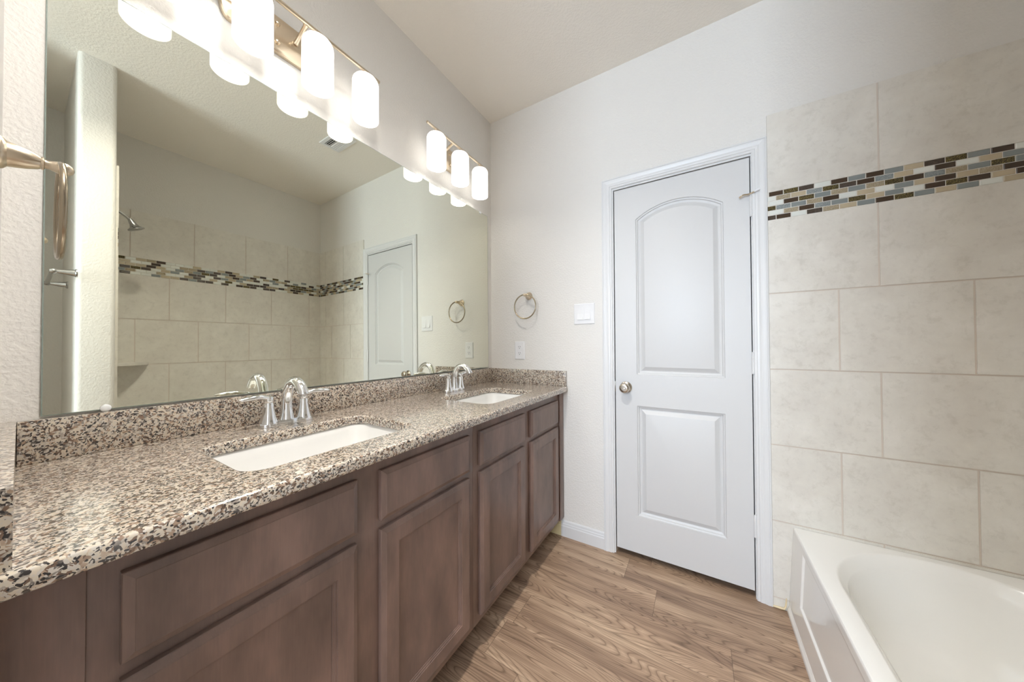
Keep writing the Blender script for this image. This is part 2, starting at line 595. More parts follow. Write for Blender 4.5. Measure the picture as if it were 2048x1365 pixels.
def arch_loop(x0, x1, z0, zs, apex, d, n=20):
    """rectangle with an arched top, inset by d; same vertex count for any d"""
    w = x1 - x0
    cx = (x0 + x1) / 2
    if apex > zs + 1e-6:
        h = apex - zs
        R = (w * w / 4 + h * h) / (2 * h)
        cz = apex - R
        top = []
        for i in range(n + 1):
            x = x1 - d - (w - 2 * d) * i / n
            top.append((x, cz + math.sqrt((R - d) ** 2 - (x - cx) ** 2)))
    else:
        top = [(x1 - d - (w - 2 * d) * i / n, zs - d) for i in range(n + 1)]
    return [(x0 + d, z0 + d), (x1 - d, z0 + d)] + top


bm = bmesh.new()
outer = [bm.verts.new((x, DF, z)) for x, z in [(DX0, DZ0), (DX1, DZ0), (DX1, DZ1), (DX0, DZ1)]]
holes = []
for args in ((0.979, 1.383, 1.018, 1.880, 1.948), (0.979, 1.381, 0.240, 0.845, 0.845)):
    prev = None
    for d, dep in ((0.0, 0.0), (0.002, 0.0055), (0.008, 0.0075), (0.010, 0.0135), (0.019, 0.0165), (0.023, 0.0155), (0.0425, 0.0035), (0.045, 0.0030)):
        lp = [bm.verts.new((x, DF + dep, z)) for x, z in arch_loop(*args, d)]
        if prev is None:
            holes.append(lp)
        else:
            for i in range(len(lp)):
                j = (i + 1) % len(lp)
                bm.faces.new((prev[i], prev[j], lp[j], lp[i]))
        prev = lp
    bm.faces.new(prev)
fill_with_holes(bm, [outer] + holes)
back = [bm.verts.new((v.co.x, L + 0.036, v.co.z)) for v in outer]
for i in range(4):
    j = (i + 1) % 4
    bm.faces.new((outer[i], outer[j], back[j], back[i]))
bm.faces.new(back)
door = struct(finish(bm, 'door_1', 'door_white', None, 12))

# knob: rose, neck, ball with a recessed turn button
kx, kz = 0.921, 0.944
knob = bmesh.new()
add_lathe(knob, [(0.0325, 0.0), (0.0325, 0.003), (0.030, 0.006), (0.016, 0.009), (0.0125, 0.013), (0.0125, 0.022), (0.017, 0.026), (0.024, 0.031),
                 (0.0275, 0.039), (0.0285, 0.045), (0.0270, 0.052), (0.022, 0.058), (0.0165, 0.0605), (0.0135, 0.0605), (0.0125, 0.0575)], (kx, DF, kz), (0, -1, 0), 40)
knob = finish(knob, 'door_knob', 'satin_nickel', door, 50)
bm = bmesh.new()
add_lathe(bm, [(0.0085, 0.056), (0.0085, 0.060), (0.007, 0.062)], (kx, DF, kz), (0, -1, 0), 24)
add_box(bm, kx - 0.0065, kx + 0.0065, DF - 0.066, DF - 0.06, kz - 0.002, kz + 0.002, 0.0008)
b_ = finish(bm, 'turn_button', 'satin_nickel', knob, 40)
bm = bmesh.new()
add_box(bm, DX0 - 0.0055, DX0 - 0.0035, L + 0.006, L + 0.03, kz - 0.03, kz + 0.03, 0.0005)
finish(bm, 'strike_plate', 'satin_nickel', door, 40)
# hinges
for i, hz in enumerate((1.835, 1.095, 0.338)):
    bm = bmesh.new()
    add_lathe(bm, [(0.0035, -0.052), (0.0055, -0.050), (0.0055, -0.0170), (0.0050, -0.0165), (0.0055, -0.0160), (0.0055, 0.0160), (0.0050, 0.0165), (0.0055, 0.0170),
                   (0.0055, 0.046), (0.0045, 0.049), (0.0035, 0.052)], (1.4905, L - 0.006, hz), (0, 0, 1), 16)
    hg = finish(bm, 'hinge', 'trim_white', door, 40)
    if i == 0:
        bm = bmesh.new()
        add_tube(bm, smooth_path([(1.505, L - 0.020, hz + 0.058), (1.490, L - 0.012, hz + 0.055), (1.478, L - 0.018, hz + 0.050), (1.462, L - 0.024, hz + 0.049),
                                  (1.453, L - 0.026, hz + 0.045), (1.446, L - 0.020, hz + 0.042)], 5), 0.0036, 10)
        hs = finish(bm, 'door_stop', 'warm_nickel', hg, 50)
        bm = bmesh.new()
        add_lathe(bm, [(0.0045, 0.0), (0.0055, 0.004), (0.0055, 0.018), (0.0045, 0.022)], (1.501, L - 0.0195, hz + 0.0575), (0.95, -0.15, 0.3), 14)
        o = finish(bm, 'rubber_tip', 'plastic_white', hg, 40)
        o['label'] = 'white rubber tip'

# ------------------------------------------------------------------ tile surround
ts = thing('tile_panel', 'cream wall tile with mosaic band on the door wall, right of the door', 'tile', (1.96, L, 0), 'tile panels around the tub')
ts_r = thing('tile_panel', 'long cream tile panel behind the tub, seen in the mirror', 'tile', (W, 1.07, 0), 'tile panels around the tub')
ts_s = thing('tile_panel', 'cream tile panel on the stub wall at the shower end, edge-on in the mirror', 'tile', (1.96, SY1, 0), 'tile panels around the tub')


def tile_panel(name, mapf, u0, u1, rows, parent, h=0.010, g=0.0028, mat='field_tile', grout='grout', recess=0.0026):
    """rows: (v0, v1, [joint u positions]); grid of raised tiles joined by sunk grout, one connected mesh"""
    us = {u0, u1}
    for v0, v1, js in rows:
        for j in js:
            if u0 < j < u1:
                us |= {max(u0, j - g), min(u1, j + g)}
    us = sorted(us)
    vs = []
    for k, (v0, v1, js) in enumerate(rows):
        a = v0 if k == 0 else v0 + g
        c = v1 if k == len(rows) - 1 else v1 - g
        vs += [a, c]
    bm = bmesh.new()
    cells = {}
    for a in range(len(us) - 1):
        um = (us[a] + us[a + 1]) / 2
        for c in range(len(vs) - 1):
            hi = False
            if c % 2 == 0:
                hi = all(abs(um - j) > g for j in rows[c // 2][2])
            cells[a, c] = hi
    vert = {}

    def V(i, k, z):
        if (i, k, z) not in vert:
            vert[i, k, z] = bm.verts.new(mapf(us[i], vs[k], z))
        return vert[i, k, z]
    lo = h - recess
    for (a, c), hi in cells.items():
        z = h if hi else lo
        f = bm.faces.new((V(a, c, z), V(a + 1, c, z), V(a + 1, c + 1, z), V(a, c + 1, z)))
        f.material_index = 0 if hi else 1
        for da, dc, e in ((-1, 0, ((a, c), (a, c + 1))), (0, -1, ((a, c), (a + 1, c))), (1, 0, ((a + 1, c), (a + 1, c + 1))), (0, 1, ((a, c + 1), (a + 1, c + 1)))):
            o = cells.get((a + da, c + dc))
            if o is None:
                f = bm.faces.new((V(*e[0], z), V(*e[1], z), V(*e[1], 0.0), V(*e[0], 0.0)))
                f.material_index = 0
            elif hi and not o:
                f = bm.faces.new((V(*e[0], h), V(*e[1], h), V(*e[1], lo), V(*e[0], lo)))
                f.material_index = 0
    bmesh.ops.remove_doubles(bm, verts=bm.verts[:], dist=1e-5)
    ob = finish(bm, name, [mat, grout])
    return attach(ob, parent)


def mosaic_panel(mapf, u0, u1, v0, v1, seqs, starts, parent, pitch=0.0512, h=0.010):
    n = 6
    ph = (v1 - v0) / n
    g = 0.0014
    bm = bmesh.new()
    mats = ['mosaic_grout'] + list(CODE.values())
    ids = {c: i + 1 for i, c in enumerate(CODE)}
    # backing of grout
    lo = h - 0.0022
    q = [(u0, v0), (u1, v0), (u1, v1), (u0, v1)]
    loft(bm, [[mapf(u, v, 0.0) for u, v in q], [mapf(u, v, lo) for u, v in q]])
    for r_ in range(n):
        top, bot = v1 - r_ * ph - g, v1 - (r_ + 1) * ph + g
        u = starts[r_]
        k = 0
        while u < u1:
            a, c = max(u0, u + g), min(u1, u + pitch - g)
            if c - a > 0.003:
                code = seqs[r_][k] if k < len(seqs[r_]) else random.choice('KkGWSsBR')
                i0 = len(bm.faces)
                e = 0.0016
                q0 = [(a, bot), (c, bot), (c, top), (a, top)]
                q1 = [(a + e, bot + e), (c - e, bot + e), (c - e, top - e), (a + e, top - e)]
                loft(bm, [[mapf(x, y, lo - 0.0004) for x, y in q0], [mapf(x, y, h - 0.0008) for x, y in q0], [mapf(x, y, h) for x, y in q1]], False, True)
                bm.faces.ensure_lookup_table()
                for f in bm.faces[i0:]:
                    f.material_index = ids[code]
            u += pitch
            k += 1
    ob = finish(bm, 'mosaic_band', mats)
    return attach(ob, parent)


TR = [0.0, 0.046, 0.389, 0.7295, 1.0695, 1.413, 1.7485]
TOP0, TOP1 = 1.878, 2.234
P = 0.349


def jset(base, lo, hi, pitch=P):
    k = math.floor((lo - base) / pitch) - 1
    return [base + pitch * i for i in range(k, k + 12) if lo - 0.1 < base + pitch * i < hi + 0.1]


def rows_for(lo, hi, a, b_, zlow=0):
    rr = []
    for i in range(zlow, len(TR) - 1):
        rr.append((TR[i], TR[i + 1], jset(a if i % 2 == 1 else b_, lo, hi)))
    return rr


bx0, bx1 = 1.551, W - 0.0108
bmap = lambda u, v, z: (u, L - 0.0004 - z, v)
tile_panel('field_tile', bmap, bx0, bx1, rows_for(bx0, bx1, 1.8945, 1.778), ts)
tile_panel('field_tile', bmap, bx0, bx1, [(TOP0, TOP1, jset(1.8985, bx0, bx1))], ts)
seq = ['KGkWKSKSBkGSKWSKG', 'WRBsGkKsBWKWBSRKS', 'WKGSRSRGKsRSGSKBW', 'GsSRKWBWSBKBRKSWB', 'WRKsSGBSWKGKBKSRW', 'kKWkRBSKGSBSWBKGS']
st = [1.5550, 1.5290, 1.5550, 1.5290, 1.5550, 1.5290]
mosaic_panel(bmap, bx0, bx1, TR[-1], TOP0, seq, st, ts)
# right wall
ry0, ry1 = SY1 + 0.0108, L - 0.0108
rmap = lambda u, v, z: (W - 0.0004 - z, u, v)
RT = [0.389] + TR[3:]
rows = [(TR[i], TR[i + 1], jset(0.672 if i % 2 == 1 else 0.466 + 0.03, ry0, ry1, 0.3435)) for i in range(2, 6)]
tile_panel('field_tile', rmap, ry0, ry1, rows, ts_r)
tile_panel('field_tile', rmap, ry0, ry1, [(TOP0, TOP1, jset(0.470, ry0, ry1, 0.3435))], ts_r)
light_bias = 'WWBRWSWKBsWKGWRK'
sq = [''.join(random.choice(light_bias) for _ in range(34)) for _ in range(6)]
mosaic_panel(rmap, ry0, ry1, TR[-1], TOP0, sq, [ry0 - 0.01 if i % 2 else ry0 - 0.035 for i in range(6)], ts_r)
# shower end (on the stub wall)
sx0, sx1 = SX + 0.028, W - 0.0108
smap = lambda u, v, z: (u, SY1 + 0.0004 + z, v)
tile_panel('field_tile', smap, sx0, sx1, [(TR[i], TR[i + 1], jset(1.9 if i % 2 == 1 else 1.73, sx0, sx1)) for i in range(0, 6)], ts_s)
tile_panel('field_tile', smap, sx0, sx1, [(TOP0, TOP1, jset(1.9, sx0, sx1))], ts_s)
sq = [''.join(random.choice('KGWSBRks') for _ in range(20)) for _ in range(6)]
mosaic_panel(smap, sx0, sx1, TR[-1], TOP0, sq, [sx0 - (0.01 if i % 2 else 0.035) for i in range(6)], ts_s)
bm = bmesh.new()
add_tube(bm, [(1.549, L - 0.013, 0.004), (1.575, L - 0.0145, 0.006), (1.588, L - 0.0145, 0.007), (1.593, L - 0.0135, 0.02), (1.596, L - 0.013, 0.055)], [0.004, 0.005, 0.005, 0.0035, 0.002], 8)
o = attach(finish(bm, 'caulk_bead', 'caulk_yellow', None, 50), ts)
o['label'] = 'yellowed caulk at the foot of the tile'

# ------------------------------------------------------------------ bathtub
tub = thing('bathtub', 'white alcove bathtub with rounded basin and apron front', 'bathtub', (1.62, 1.07, 0))
tx0, tx1, ty0, ty1, RZ = 1.622, W - 0.0116, SY1 + 0.0116, L - 0.0116, 0.376
bcx, brad = 2.000, 0.328
yc1, yc0 = 1.790 - brad, 0.46 + brad


def stadium(d, z, n=28):
    r_ = brad - d
    pts = []
    for i in range(n + 1):
        a = math.pi * i / n
        pts.append((bcx + r_ * math.cos(a), yc1 + r_ * math.sin(a), z))
    for i in range(n + 1):
        a = math.pi + math.pi * i / n
        pts.append((bcx + r_ * math.cos(a), yc0 + r_ * math.sin(a), z))
    return pts


bm = bmesh.new()
o0 = [bm.verts.new(p) for p in ((tx0 + 0.006, ty0, RZ), (tx1, ty0, RZ), (tx1, ty1, RZ), (tx0 + 0.006, ty1, RZ))]
prev = None
first = None
for d, z in ((0.0, RZ), (0.003, RZ - 0.0006), (0.006, RZ - 0.0028), (0.009, RZ - 0.0065), (0.028, RZ - 0.034), (0.0305, RZ - 0.040), (0.034, RZ - 0.062),
             (0.047, 0.24), (0.058, 0.16), (0.078, 0.105), (0.105, 0.078), (0.14, 0.066), (0.20, 0.062)):
    lp = [bm.verts.new(p) for p in stadium(d, z)]
    if prev is None:
        first = lp
    else:
        for i in range(len(lp)):
            j = (i + 1) % len(lp)
            bm.faces.new((prev[i], prev[j], lp[j], lp[i]))
    prev = lp
bm.faces.new(prev)
fill_with_holes(bm, [o0, first])
# front edge rolls over to the back of the apron
e0 = [o0[0], o0[3]]
for dx, dz in ((0.003, -0.001), (0.0008, -0.004), (0.0, -0.009), (0.0, -0.03), (0.012, -0.03)):
    e1 = [bm.verts.new((tx0 + dx, y, RZ + dz)) for y in (ty0, ty1)]
    bm.faces.new((e0[0], e1[0], e1[1], e0[1]))
    e0 = e1
attach(finish(bm, 'basin', 'acrylic_white', None, 30), tub)
# apron with a recessed panel
bm = bmesh.new()


def ap(y, z, d):
    return (1.6035 + (tx0 + 0.0005 - 1.6035) * (z / RZ) + d, y, z)


o0 = [bm.verts.new(ap(y, z, 0)) for y, z in ((ty0, 0), (ty1, 0), (ty1, RZ - 0.02), (ty0, RZ - 0.02))]
prev = None
for ins, dep in ((0.0, 0.0), (0.004, 0.0006), (0.010, 0.006), (0.013, 0.0065)):
    lp = [bm.verts.new(ap(y, z, dep)) for y, z in ((0.52 + ins, 0.125 + ins), (1.668 - ins, 0.125 + ins), (1.668 - ins, RZ - 0.03 - ins), (0.52 + ins, RZ - 0.03 - ins))]
    if prev is None:
        first = lp
    else:
        for i in range(4):
            j = (i + 1) % 4
            bm.faces.new((prev[i], prev[j], lp[j], lp[i]))
    prev = lp
bm.faces.new(prev)
fill_with_holes(bm, [o0, first])
attach(finish(bm, 'apron', 'acrylic_white'), tub)
bm = bmesh.new()
prof = [(1.606, 0.0), (1.597, 0.0), (1.597, 0.012), (1.599, 0.018), (1.602, 0.022), (1.6045, 0.03), (1.606, 0.03)]
loft(bm, [[(x, y, z) for x, z in prof] for y in (ty0, ty1 - 0.004)])
attach(finish(bm, 'base_strip', 'acrylic_white', None, 40), tub)
bm = bmesh.new()
add_lathe(bm, [(0.032, 0.0), (0.032, 0.002), (0.02, 0.003), (0.012, 0.001)], (bcx, yc0 - 0.06, 0.0625), (0, 0, 1), 24)
attach(finish(bm, 'drain', 'chrome', None, 40), tub)

# shower head on its arm
sh = thing('shower_head', 'brushed nickel shower head on an arm above the tub', 'shower head', (1.93, SY1 + 0.01, 2.09))
bm = bmesh.new()
add_lathe(bm, [(0.030, 0.0), (0.029, 0.004), (0.016, 0.010), (0.011, 0.012)], (1.93, SY1 + 0.0105, 2.085), (0, 1, 0), 28)
attach(finish(bm, 'flange', 'grey_nickel', None, 40), sh)
arm = smooth_path([(1.93, SY1 + 0.012, 2.085), (1.93, SY1 + 0.045, 2.080), (1.93, SY1 + 0.075, 2.060), (1.93, SY1 + 0.105, 2.030)], 6)
bm = bmesh.new()
add_tube(bm, arm, 0.0085, 14)
attach(finish(bm, 'shower_arm', 'grey_nickel', None, 50), sh)
bm = bmesh.new()
ax = (0.0, 0.42, -0.9)
add_lathe(bm, [(0.009, -0.012), (0.012, -0.006), (0.013, 0.004), (0.015, 0.01), (0.017, 0.026), (0.023, 0.042), (0.036, 0.052), (0.040, 0.054), (0.040, 0.059), (0.034, 0.0605)],
          (1.93, SY1 + 0.100, 2.035), ax, 32)
attach(finish(bm, 'spray_head', 'grey_nickel', None, 40), sh)

# corner shelf at the shower end
bm = bmesh.new()
cxs, cys = W - 0.0112, SY1 + 0.0112
poly = [(cxs, cys)] + [(cxs - 0.235 * math.sin(a) ** 0.9 + 0.0, cys + 0.235 * math.cos(a) ** 0.9) for a in [math.radians(i * 10) for i in range(1, 9)]]
poly = [(cxs, cys), (cxs, cys + 0.235)] + [(cxs - 0.235 * t, cys + 0.235 * (1 - t) + 0.03 * math.sin(math.pi * t)) for t in (0.15, 0.3, 0.45, 0.6, 0.75, 0.9)] + [(cxs - 0.235, cys)]
add_prism(bm, poly, 1.068, 1.088)
tag(finish(bm, 'corner_shelf', 'field_tile'), 'triangular cream corner shelf on the tiled shower wall', 'shelf')

# towel bar on the back of the stub wall
tb = thing('towel_bar', 'nickel towel bar on the stub wall in the daylit nook', 'towel bar', (1.7, SY0, 1.57))
for x in (1.46, 1.98):
    bm = bmesh.new()
    add_lathe(bm, [(0.021, 0.0), (0.021, 0.005), (0.017, 0.008), (0.013, 0.03), (0.009, 0.055), (0.0085, 0.060), (0.012, 0.065), (0.013, 0.072), (0.010, 0.080), (0.004, 0.083)],
              (x, SY0, 1.575), (0, -1, 0), 24)
    attach(finish(bm, 'post', 'grey_nickel', None, 40), tb)
bm = bmesh.new()
add_tube(bm, [(1.46, SY0 - 0.072, 1.575), (1.98, SY0 - 0.072, 1.575)], 0.008, 16)
attach(finish(bm, 'bar', 'grey_nickel', None, 40), tb)

# air vent in the ceiling
av = thing('air_vent', 'small white slatted air vent in the ceiling', 'vent', (1.13, 1.34, H))
bm = bmesh.new()
vx0, vx1, vy0, vy1 = 1.0, 1.256, 1.262, 1.416
loops = []
for ins, dz in ((0.0, 0.0), (0.0, -0.003), (0.003, -0.006), (0.026, -0.008), (0.028, -0.004), (0.028, 0.0)):
    loops.append([(x, y, H + dz) for x, y in ((vx0 + ins, vy0 + ins), (vx1 - ins, vy0 + ins), (vx1 - ins, vy1 - ins), (vx0 + ins, vy1 - ins))])
loft(bm, loops, False, False)
attach(finish(bm, 'vent_frame', 'plastic_white'), av)
attach(box('vent_backing', 'slot_dark', vx0 + 0.02, vx1 - 0.02, vy0 + 0.02, vy1 - 0.02, H - 0.0012, H - 0.0002), av)
for i in range(7):
    y = vy0 + 0.036 + i * 0.0137
    bm = bmesh.new()
    if i < 3:
        q = [(y - 0.005, -0.007), (y - 0.004, -0.0075), (y + 0.005, -0.002), (y + 0.004, -0.0015)]
    else:
        q = [(y + 0.005, -0.007), (y + 0.004, -0.0075), (y - 0.005, -0.002), (y - 0.004, -0.0015)]
    loft(bm, [[(x, yy, H + zz) for yy, zz in q] for x in (vx0 + 0.026, vx1 - 0.026)])
    attach(finish(bm, 'slat', 'plastic_white'), av)

# ------------------------------------------------------------------ vanity cabinets
FF = 0.537
CAB = [('sink_base_cabinet', 'brown sink cabinet under the near basin, left half of the vanity', 0.002, 0.9325, [(0.0955, 0.462), (0.5285, 0.900)]),
       ('sink_base_cabinet', 'brown sink cabinet under the far basin, reaching the door wall', 0.9335, L - 0.002, [(0.964, 1.320), (1.382, 1.732)])]


def front_loops(bm, y0, y1, z0, z1, steps, cap_front=True):
    """nested rectangles from the back of a front outwards; steps are (inset, x)"""
    loops = [[(x, y0 + d, z0 + d), (x, y1 - d, z0 + d), (x, y1 - d, z1 - d), (x, y0 + d, z1 - d)] for d, x in steps]
    loft(bm, [[Vector(p) for p in lp] for lp in loops], True, cap_front)


for name, label, y0, y1, units in CAB:
    cab = thing(name, label, 'cabinet', (0.3, (y0 + y1) / 2, 0), 'sink cabinets of the double vanity')
    # open-topped carcass
    bm = bmesh.new()
    zb, zt, t = 0.115, 0.890, 0.016
    o_ = [[(0.003, y0 + 0.002, z), (FF - 0.0205, y0 + 0.002, z), (FF - 0.0205, y1 - 0.002, z), (0.003, y1 - 0.002, z)] for z in (zb, zt)]
    i_ = [[(0.003 + t, y0 + t, z), (FF - 0.0205 - 0.002, y0 + t, z), (FF - 0.0205 - 0.002, y1 - t, z), (0.003 + t, y1 - t, z)] for z in (zt, zb + t)]
    loft(bm, [o_[0], o_[1], i_[0], i_[1]])
    attach(finish(bm, 'carcass', 'cabinet_wood'), cab)
    attach(box('face_frame', 'cabinet_wood', FF - 0.020, FF, y0, y1, zb, 0.894, 0.0006), cab)
    attach(box('toe_kick', 'cabinet_wood', 0.435, 0.455, y0, y1, 0.0, zb, 0.0), cab)
    if y0 < 0.1:
        attach(box('filler_strip', 'cabinet_wood', FF + 0.0002, FF + 0.0035, y0, 0.0655, zb, 0.894, 0.0006), cab)
    else:
        attach(box('filler_strip', 'cabinet_wood', FF + 0.0002, FF + 0.0095, 1.765, y1, zb, 0.894, 0.001), cab)
    for a, c in units:
        B0 = FF + 0.0004
        bm = bmesh.new()
        front_loops(bm, a, c, 0.7195, 0.8525, [(0.0008, B0), (0.0, B0 + 0.0015), (0.0, B0 + 0.0115), (0.0012, B0 + 0.013), (0.0125, B0 + 0.0182), (0.0132, B0 + 0.0190)])
        attach(finish(bm, 'drawer_front', 'cabinet_wood', None, 8), cab)
        bm = bmesh.new()
        front_loops(bm, a, c, 0.148, 0.6955, [(0.0008, B0), (0.0, B0 + 0.0015), (0.0, B0 + 0.0115), (0.0012, B0 + 0.013), (0.0125, B0 + 0.0182), (0.0132, B0 + 0.0190),
                                             (0.0520, B0 + 0.0190), (0.0525, B0 + 0.0160), (0.0560, B0 + 0.0158), (0.0566, B0 + 0.0125), (0.0602, B0 + 0.0120), (0.0608, B0 + 0.0085)], True)
        d_ = attach(finish(bm, 'cabinet_door', 'cabinet_wood', None, 8), cab)
        bm = bmesh.new()
        add_box(bm, B0 + 0.0086, B0 + 0.0094, a + 0.0612, c - 0.0612, 0.2092, 0.6343)
        p_ = finish(bm, 'door_panel', 'cabinet_wood')
        p_.parent = d_

# ------------------------------------------------------------------ countertop with two cut-outs
SINKS = [('near', 0.479, 0.342, 0.222, 0.155), ('far', 1.321, 0.342, 0.228, 0.155)]   # y centre, x centre, half length y, half x
CT, CB = 0.928, 0.8975


def curve_slab(name, outlines, z0, z1, bev, mat, parent=None):
    cu = bpy.data.curves.new(name, 'CURVE')
    cu.dimensions = '2D'
    cu.fill_mode = 'BOTH'
    cu.extrude = (z1 - z0) / 2 - bev
    cu.bevel_depth = bev
    cu.bevel_resolution = 2
    for ol in outlines:
        s = cu.splines.new('POLY')
        s.points.add(len(ol) - 1)
        for p_, q_ in zip(s.points, ol):
            p_.co = (q_[0], q_[1], 0, 1)
        s.use_cyclic_u = True
    tmp = bpy.data.objects.new(name, cu)
    COL.objects.link(tmp)
    dg = bpy.context.evaluated_depsgraph_get()
    me = bpy.data.meshes.new_from_object(tmp.evaluated_get(dg))
    bpy.data.objects.remove(tmp)
    bpy.data.curves.remove(cu)
    for v_ in me.vertices:
        v_.co.z += (z0 + z1) / 2
    me.materials.clear()
    me.materials.append(MATS[mat])
    for p_ in me.polygons:
        p_.use_smooth = True
        p_.material_index = 0
    me.set_sharp_from_angle(angle=math.radians(50))
    me.name = name
    o = bpy.data.objects.new(name, me)
    COL.objects.link(o)
    return o


bv = 0.006
front = []
corner = [(0.5765, 1.8), (0.571, 1.8125), (0.560, L - 0.001 - bv)]
outl = [(0.001 + bv, 0.001 + bv), (0.606 - bv, -0.0095 + bv), (0.600 - bv, 0.6), (0.590 - bv, 1.2), (0.5835 - bv, 1.775)] + [(x - bv * 0.5, y) for x, y in corner] + [(0.001 + bv, L - 0.001 - bv)]
holes = [rrect(xc, yc, hx + bv * 0.5, hy + bv * 0.5, 0.055, 10) for _, yc, xc, hy, hx in SINKS]
ct = curve_slab('countertop', [outl] + holes, CB, CT, bv, 'granite')
tag(ct, 'speckled granite vanity countertop with two basin cut-outs', 'countertop')

o = box('backsplash', 'granite', 0.001, 0.0215, 0.021, L - 0.0225, CT + 0.0004, 1.0235, 0.0015)
tag(o, 'long granite backsplash strip below the mirror', 'backsplash', 'granite splash strips')
o = box('backsplash', 'granite', 0.001, 0.571, L - 0.0215, L - 0.001, CT + 0.0004, 1.0215, 0.0015)
tag(o, 'short granite splash strip on the door wall beside the far basin', 'backsplash', 'granite splash strips')
bm = bmesh.new()
add_prism(bm, [(0.001, 0.0205), (0.001, 0.001), (0.594, -0.0098), (0.594, 0.0098)], CT + 0.0004, 1.0235)
o = finish(bm, 'backsplash', 'granite')
tag(o, 'granite splash strip on the near partition, at the left edge of the photo', 'backsplash', 'granite splash strips')

# sinks
for tagname, yc, xc, hy, hx in SINKS:
    lab = 'white rectangular undermount sink nearest the camera' if tagname == 'near' else 'white rectangular undermount sink beside the door wall'
    sk = thing('sink', lab, 'sink', (xc, yc, CB - 0.14), 'undermount sinks in the vanity')
    bm = bmesh.new()
    zt = CB - 0.0006
    loops = []
    for gx, z, rr in ((0.016, zt - 0.010, 0.07), (0.016, zt, 0.07), (0.004, zt, 0.058), (0.001, zt - 0.003, 0.055), (-0.004, zt - 0.03, 0.055), (-0.010, zt - 0.07, 0.055),
                      (-0.020, zt - 0.105, 0.055), (-0.036, zt - 0.122, 0.055), (-0.06, zt - 0.131, 0.055), (-0.10, zt - 0.136, 0.03)):
        loops.append([(x, y, z) for x, y in rrect(xc, yc, hx + gx, hy + gx, rr, 8)])
    for gx, z, rr in ((-0.10, zt - 0.146, 0.03), (-0.05, zt - 0.142, 0.06), (-0.008, zt - 0.11, 0.065), (0.004, zt - 0.07, 0.065), (0.010, zt - 0.010, 0.065), (0.016, zt - 0.010, 0.07)):
        loops.append([(x, y, z) for x, y in rrect(xc, yc, hx + gx, hy + gx, rr, 8)])
    vl = loft(bm, loops, False, False)
    n_in = 9
    bm.faces.new(vl[n_in])
    bm.faces.new(vl[n_in + 1])
    # inner and outer floors are separate: drop the strip between them
    kill = [f for f in bm.faces if all(v_ in set(vl[n_in]) | set(vl[n_in + 1]) for v_ in f.verts) and len(f.verts) == 4]
    bmesh.ops.delete(bm, geom=kill, context='FACES_ONLY')
    bmesh.ops.remove_doubles(bm, verts=bm.verts[:], dist=1e-5)
    attach(finish(bm, 'basin', 'porcelain', None, 35), sk)
    bm = bmesh.new()
    add_lathe(bm, [(0.024, 0.0), (0.024, 0.0018), (0.018, 0.0028), (0.016, 0.0012), (0.008, 0.0022)], (xc - 0.01, yc, zt - 0.1361), (0, 0, 1), 24)
    attach(finish(bm, 'drain', 'chrome', None, 40), sk)

# ------------------------------------------------------------------ faucets


def faucet(yc, label):
    fx_ = 0.098
    z0 = CT + 0.0006
    f = thing('faucet', label, 'faucet', (fx_, yc, z0), 'chrome faucets on the vanity')
    # base plate: long oval, waisted between the handles
    bm = bmesh.new()
    loops = []
    for sc_, z in ((1.0, 0.0), (1.0, 0.006), (0.96, 0.012), (0.86, 0.016)):
        lp = []
        n = 48
        for i in range(n):
            a = 2 * math.pi * i / n
            yy = 0.079 * math.copysign(abs(math.sin(a)) ** 0.75, math.sin(a)) * (1 - (1 - sc_) * 0.5)
            ww = 0.0265 - 0.006 * math.exp(-((abs(yy) - 0.026) / 0.012) ** 2)
            lp.append((ww * sc_ * math.copysign(abs(math.cos(a)) ** 0.8, math.cos(a)), yy, z))
        loops.append(lp)
    loft(bm, loops)
    finish(bm, 'base_plate', 'chrome', f, 45)
    for s in (-1, 1):
        bm = bmesh.new()
        add_lathe(bm, [(0.0255, 0.010), (0.0235, 0.016), (0.0195, 0.030), (0.0165, 0.046), (0.0142, 0.062), (0.0130, 0.073), (0.0122, 0.0745), (0.0122, 0.0765), (0.0130, 0.0775),
                       (0.0138, 0.083), (0.0138, 0.089), (0.0118, 0.0945), (0.006, 0.097)], (0, s * 0.051, 0), (0, 0, 1), 32)
        hd = finish(bm, 'handle', 'chrome', f, 40)
        bm = bmesh.new()
        path = smooth_path([(0.0, s * 0.045, 0.087, 0.0115), (0.002, s * 0.060, 0.092, 0.012), (0.006, s * 0.080, 0.0975, 0.0125), (0.010, s * 0.104, 0.096, 0.012), (0.013, s * 0.124, 0.095, 0.0085), (0.0135, s * 0.131, 0.095, 0.004)], 5)
        add_tube(bm, [p[:3] for p in path], [p[3] for p in path], 16, 0.66)
        finish(bm, 'lever', 'chrome', hd, 50)
    bm = bmesh.new()
    path = smooth_path([(0.0, 0, 0.008, 0.0225), (0.0, 0, 0.030, 0.0185), (-0.001, 0, 0.055, 0.0158), (0.001, 0, 0.085, 0.0150), (0.012, 0, 0.116, 0.0150), (0.034, 0, 0.138, 0.0150),
                        (0.062, 0, 0.142, 0.0152), (0.088, 0, 0.130, 0.0152), (0.106, 0, 0.110, 0.0150), (0.111, 0, 0.101, 0.0142)], 6)
    add_tube(bm, [p[:3] for p in path], [p[3] for p in path], 24, 1.0, (1, 0, 0))
    finish(bm, 'spout', 'chrome', f, 50)
    return f


faucet(0.498, 'chrome two-handle faucet behind the sink nearest the camera')
faucet(1.325, 'chrome two-handle faucet behind the sink beside the door wall')

# ------------------------------------------------------------------ mirror
mr = thing('vanity_mirror', 'large frameless wall mirror above the double vanity', 'mirror', (0.0, 0.9, 1.0265))
MY0, MY1, MZ0, MZ1 = 0.0495, 1.767, 1.0285, 2.088


def mx(y, z):
    return 0.0092 + 0.0062 * (y - 0.9) - 0.0045 * (z - 1.5)


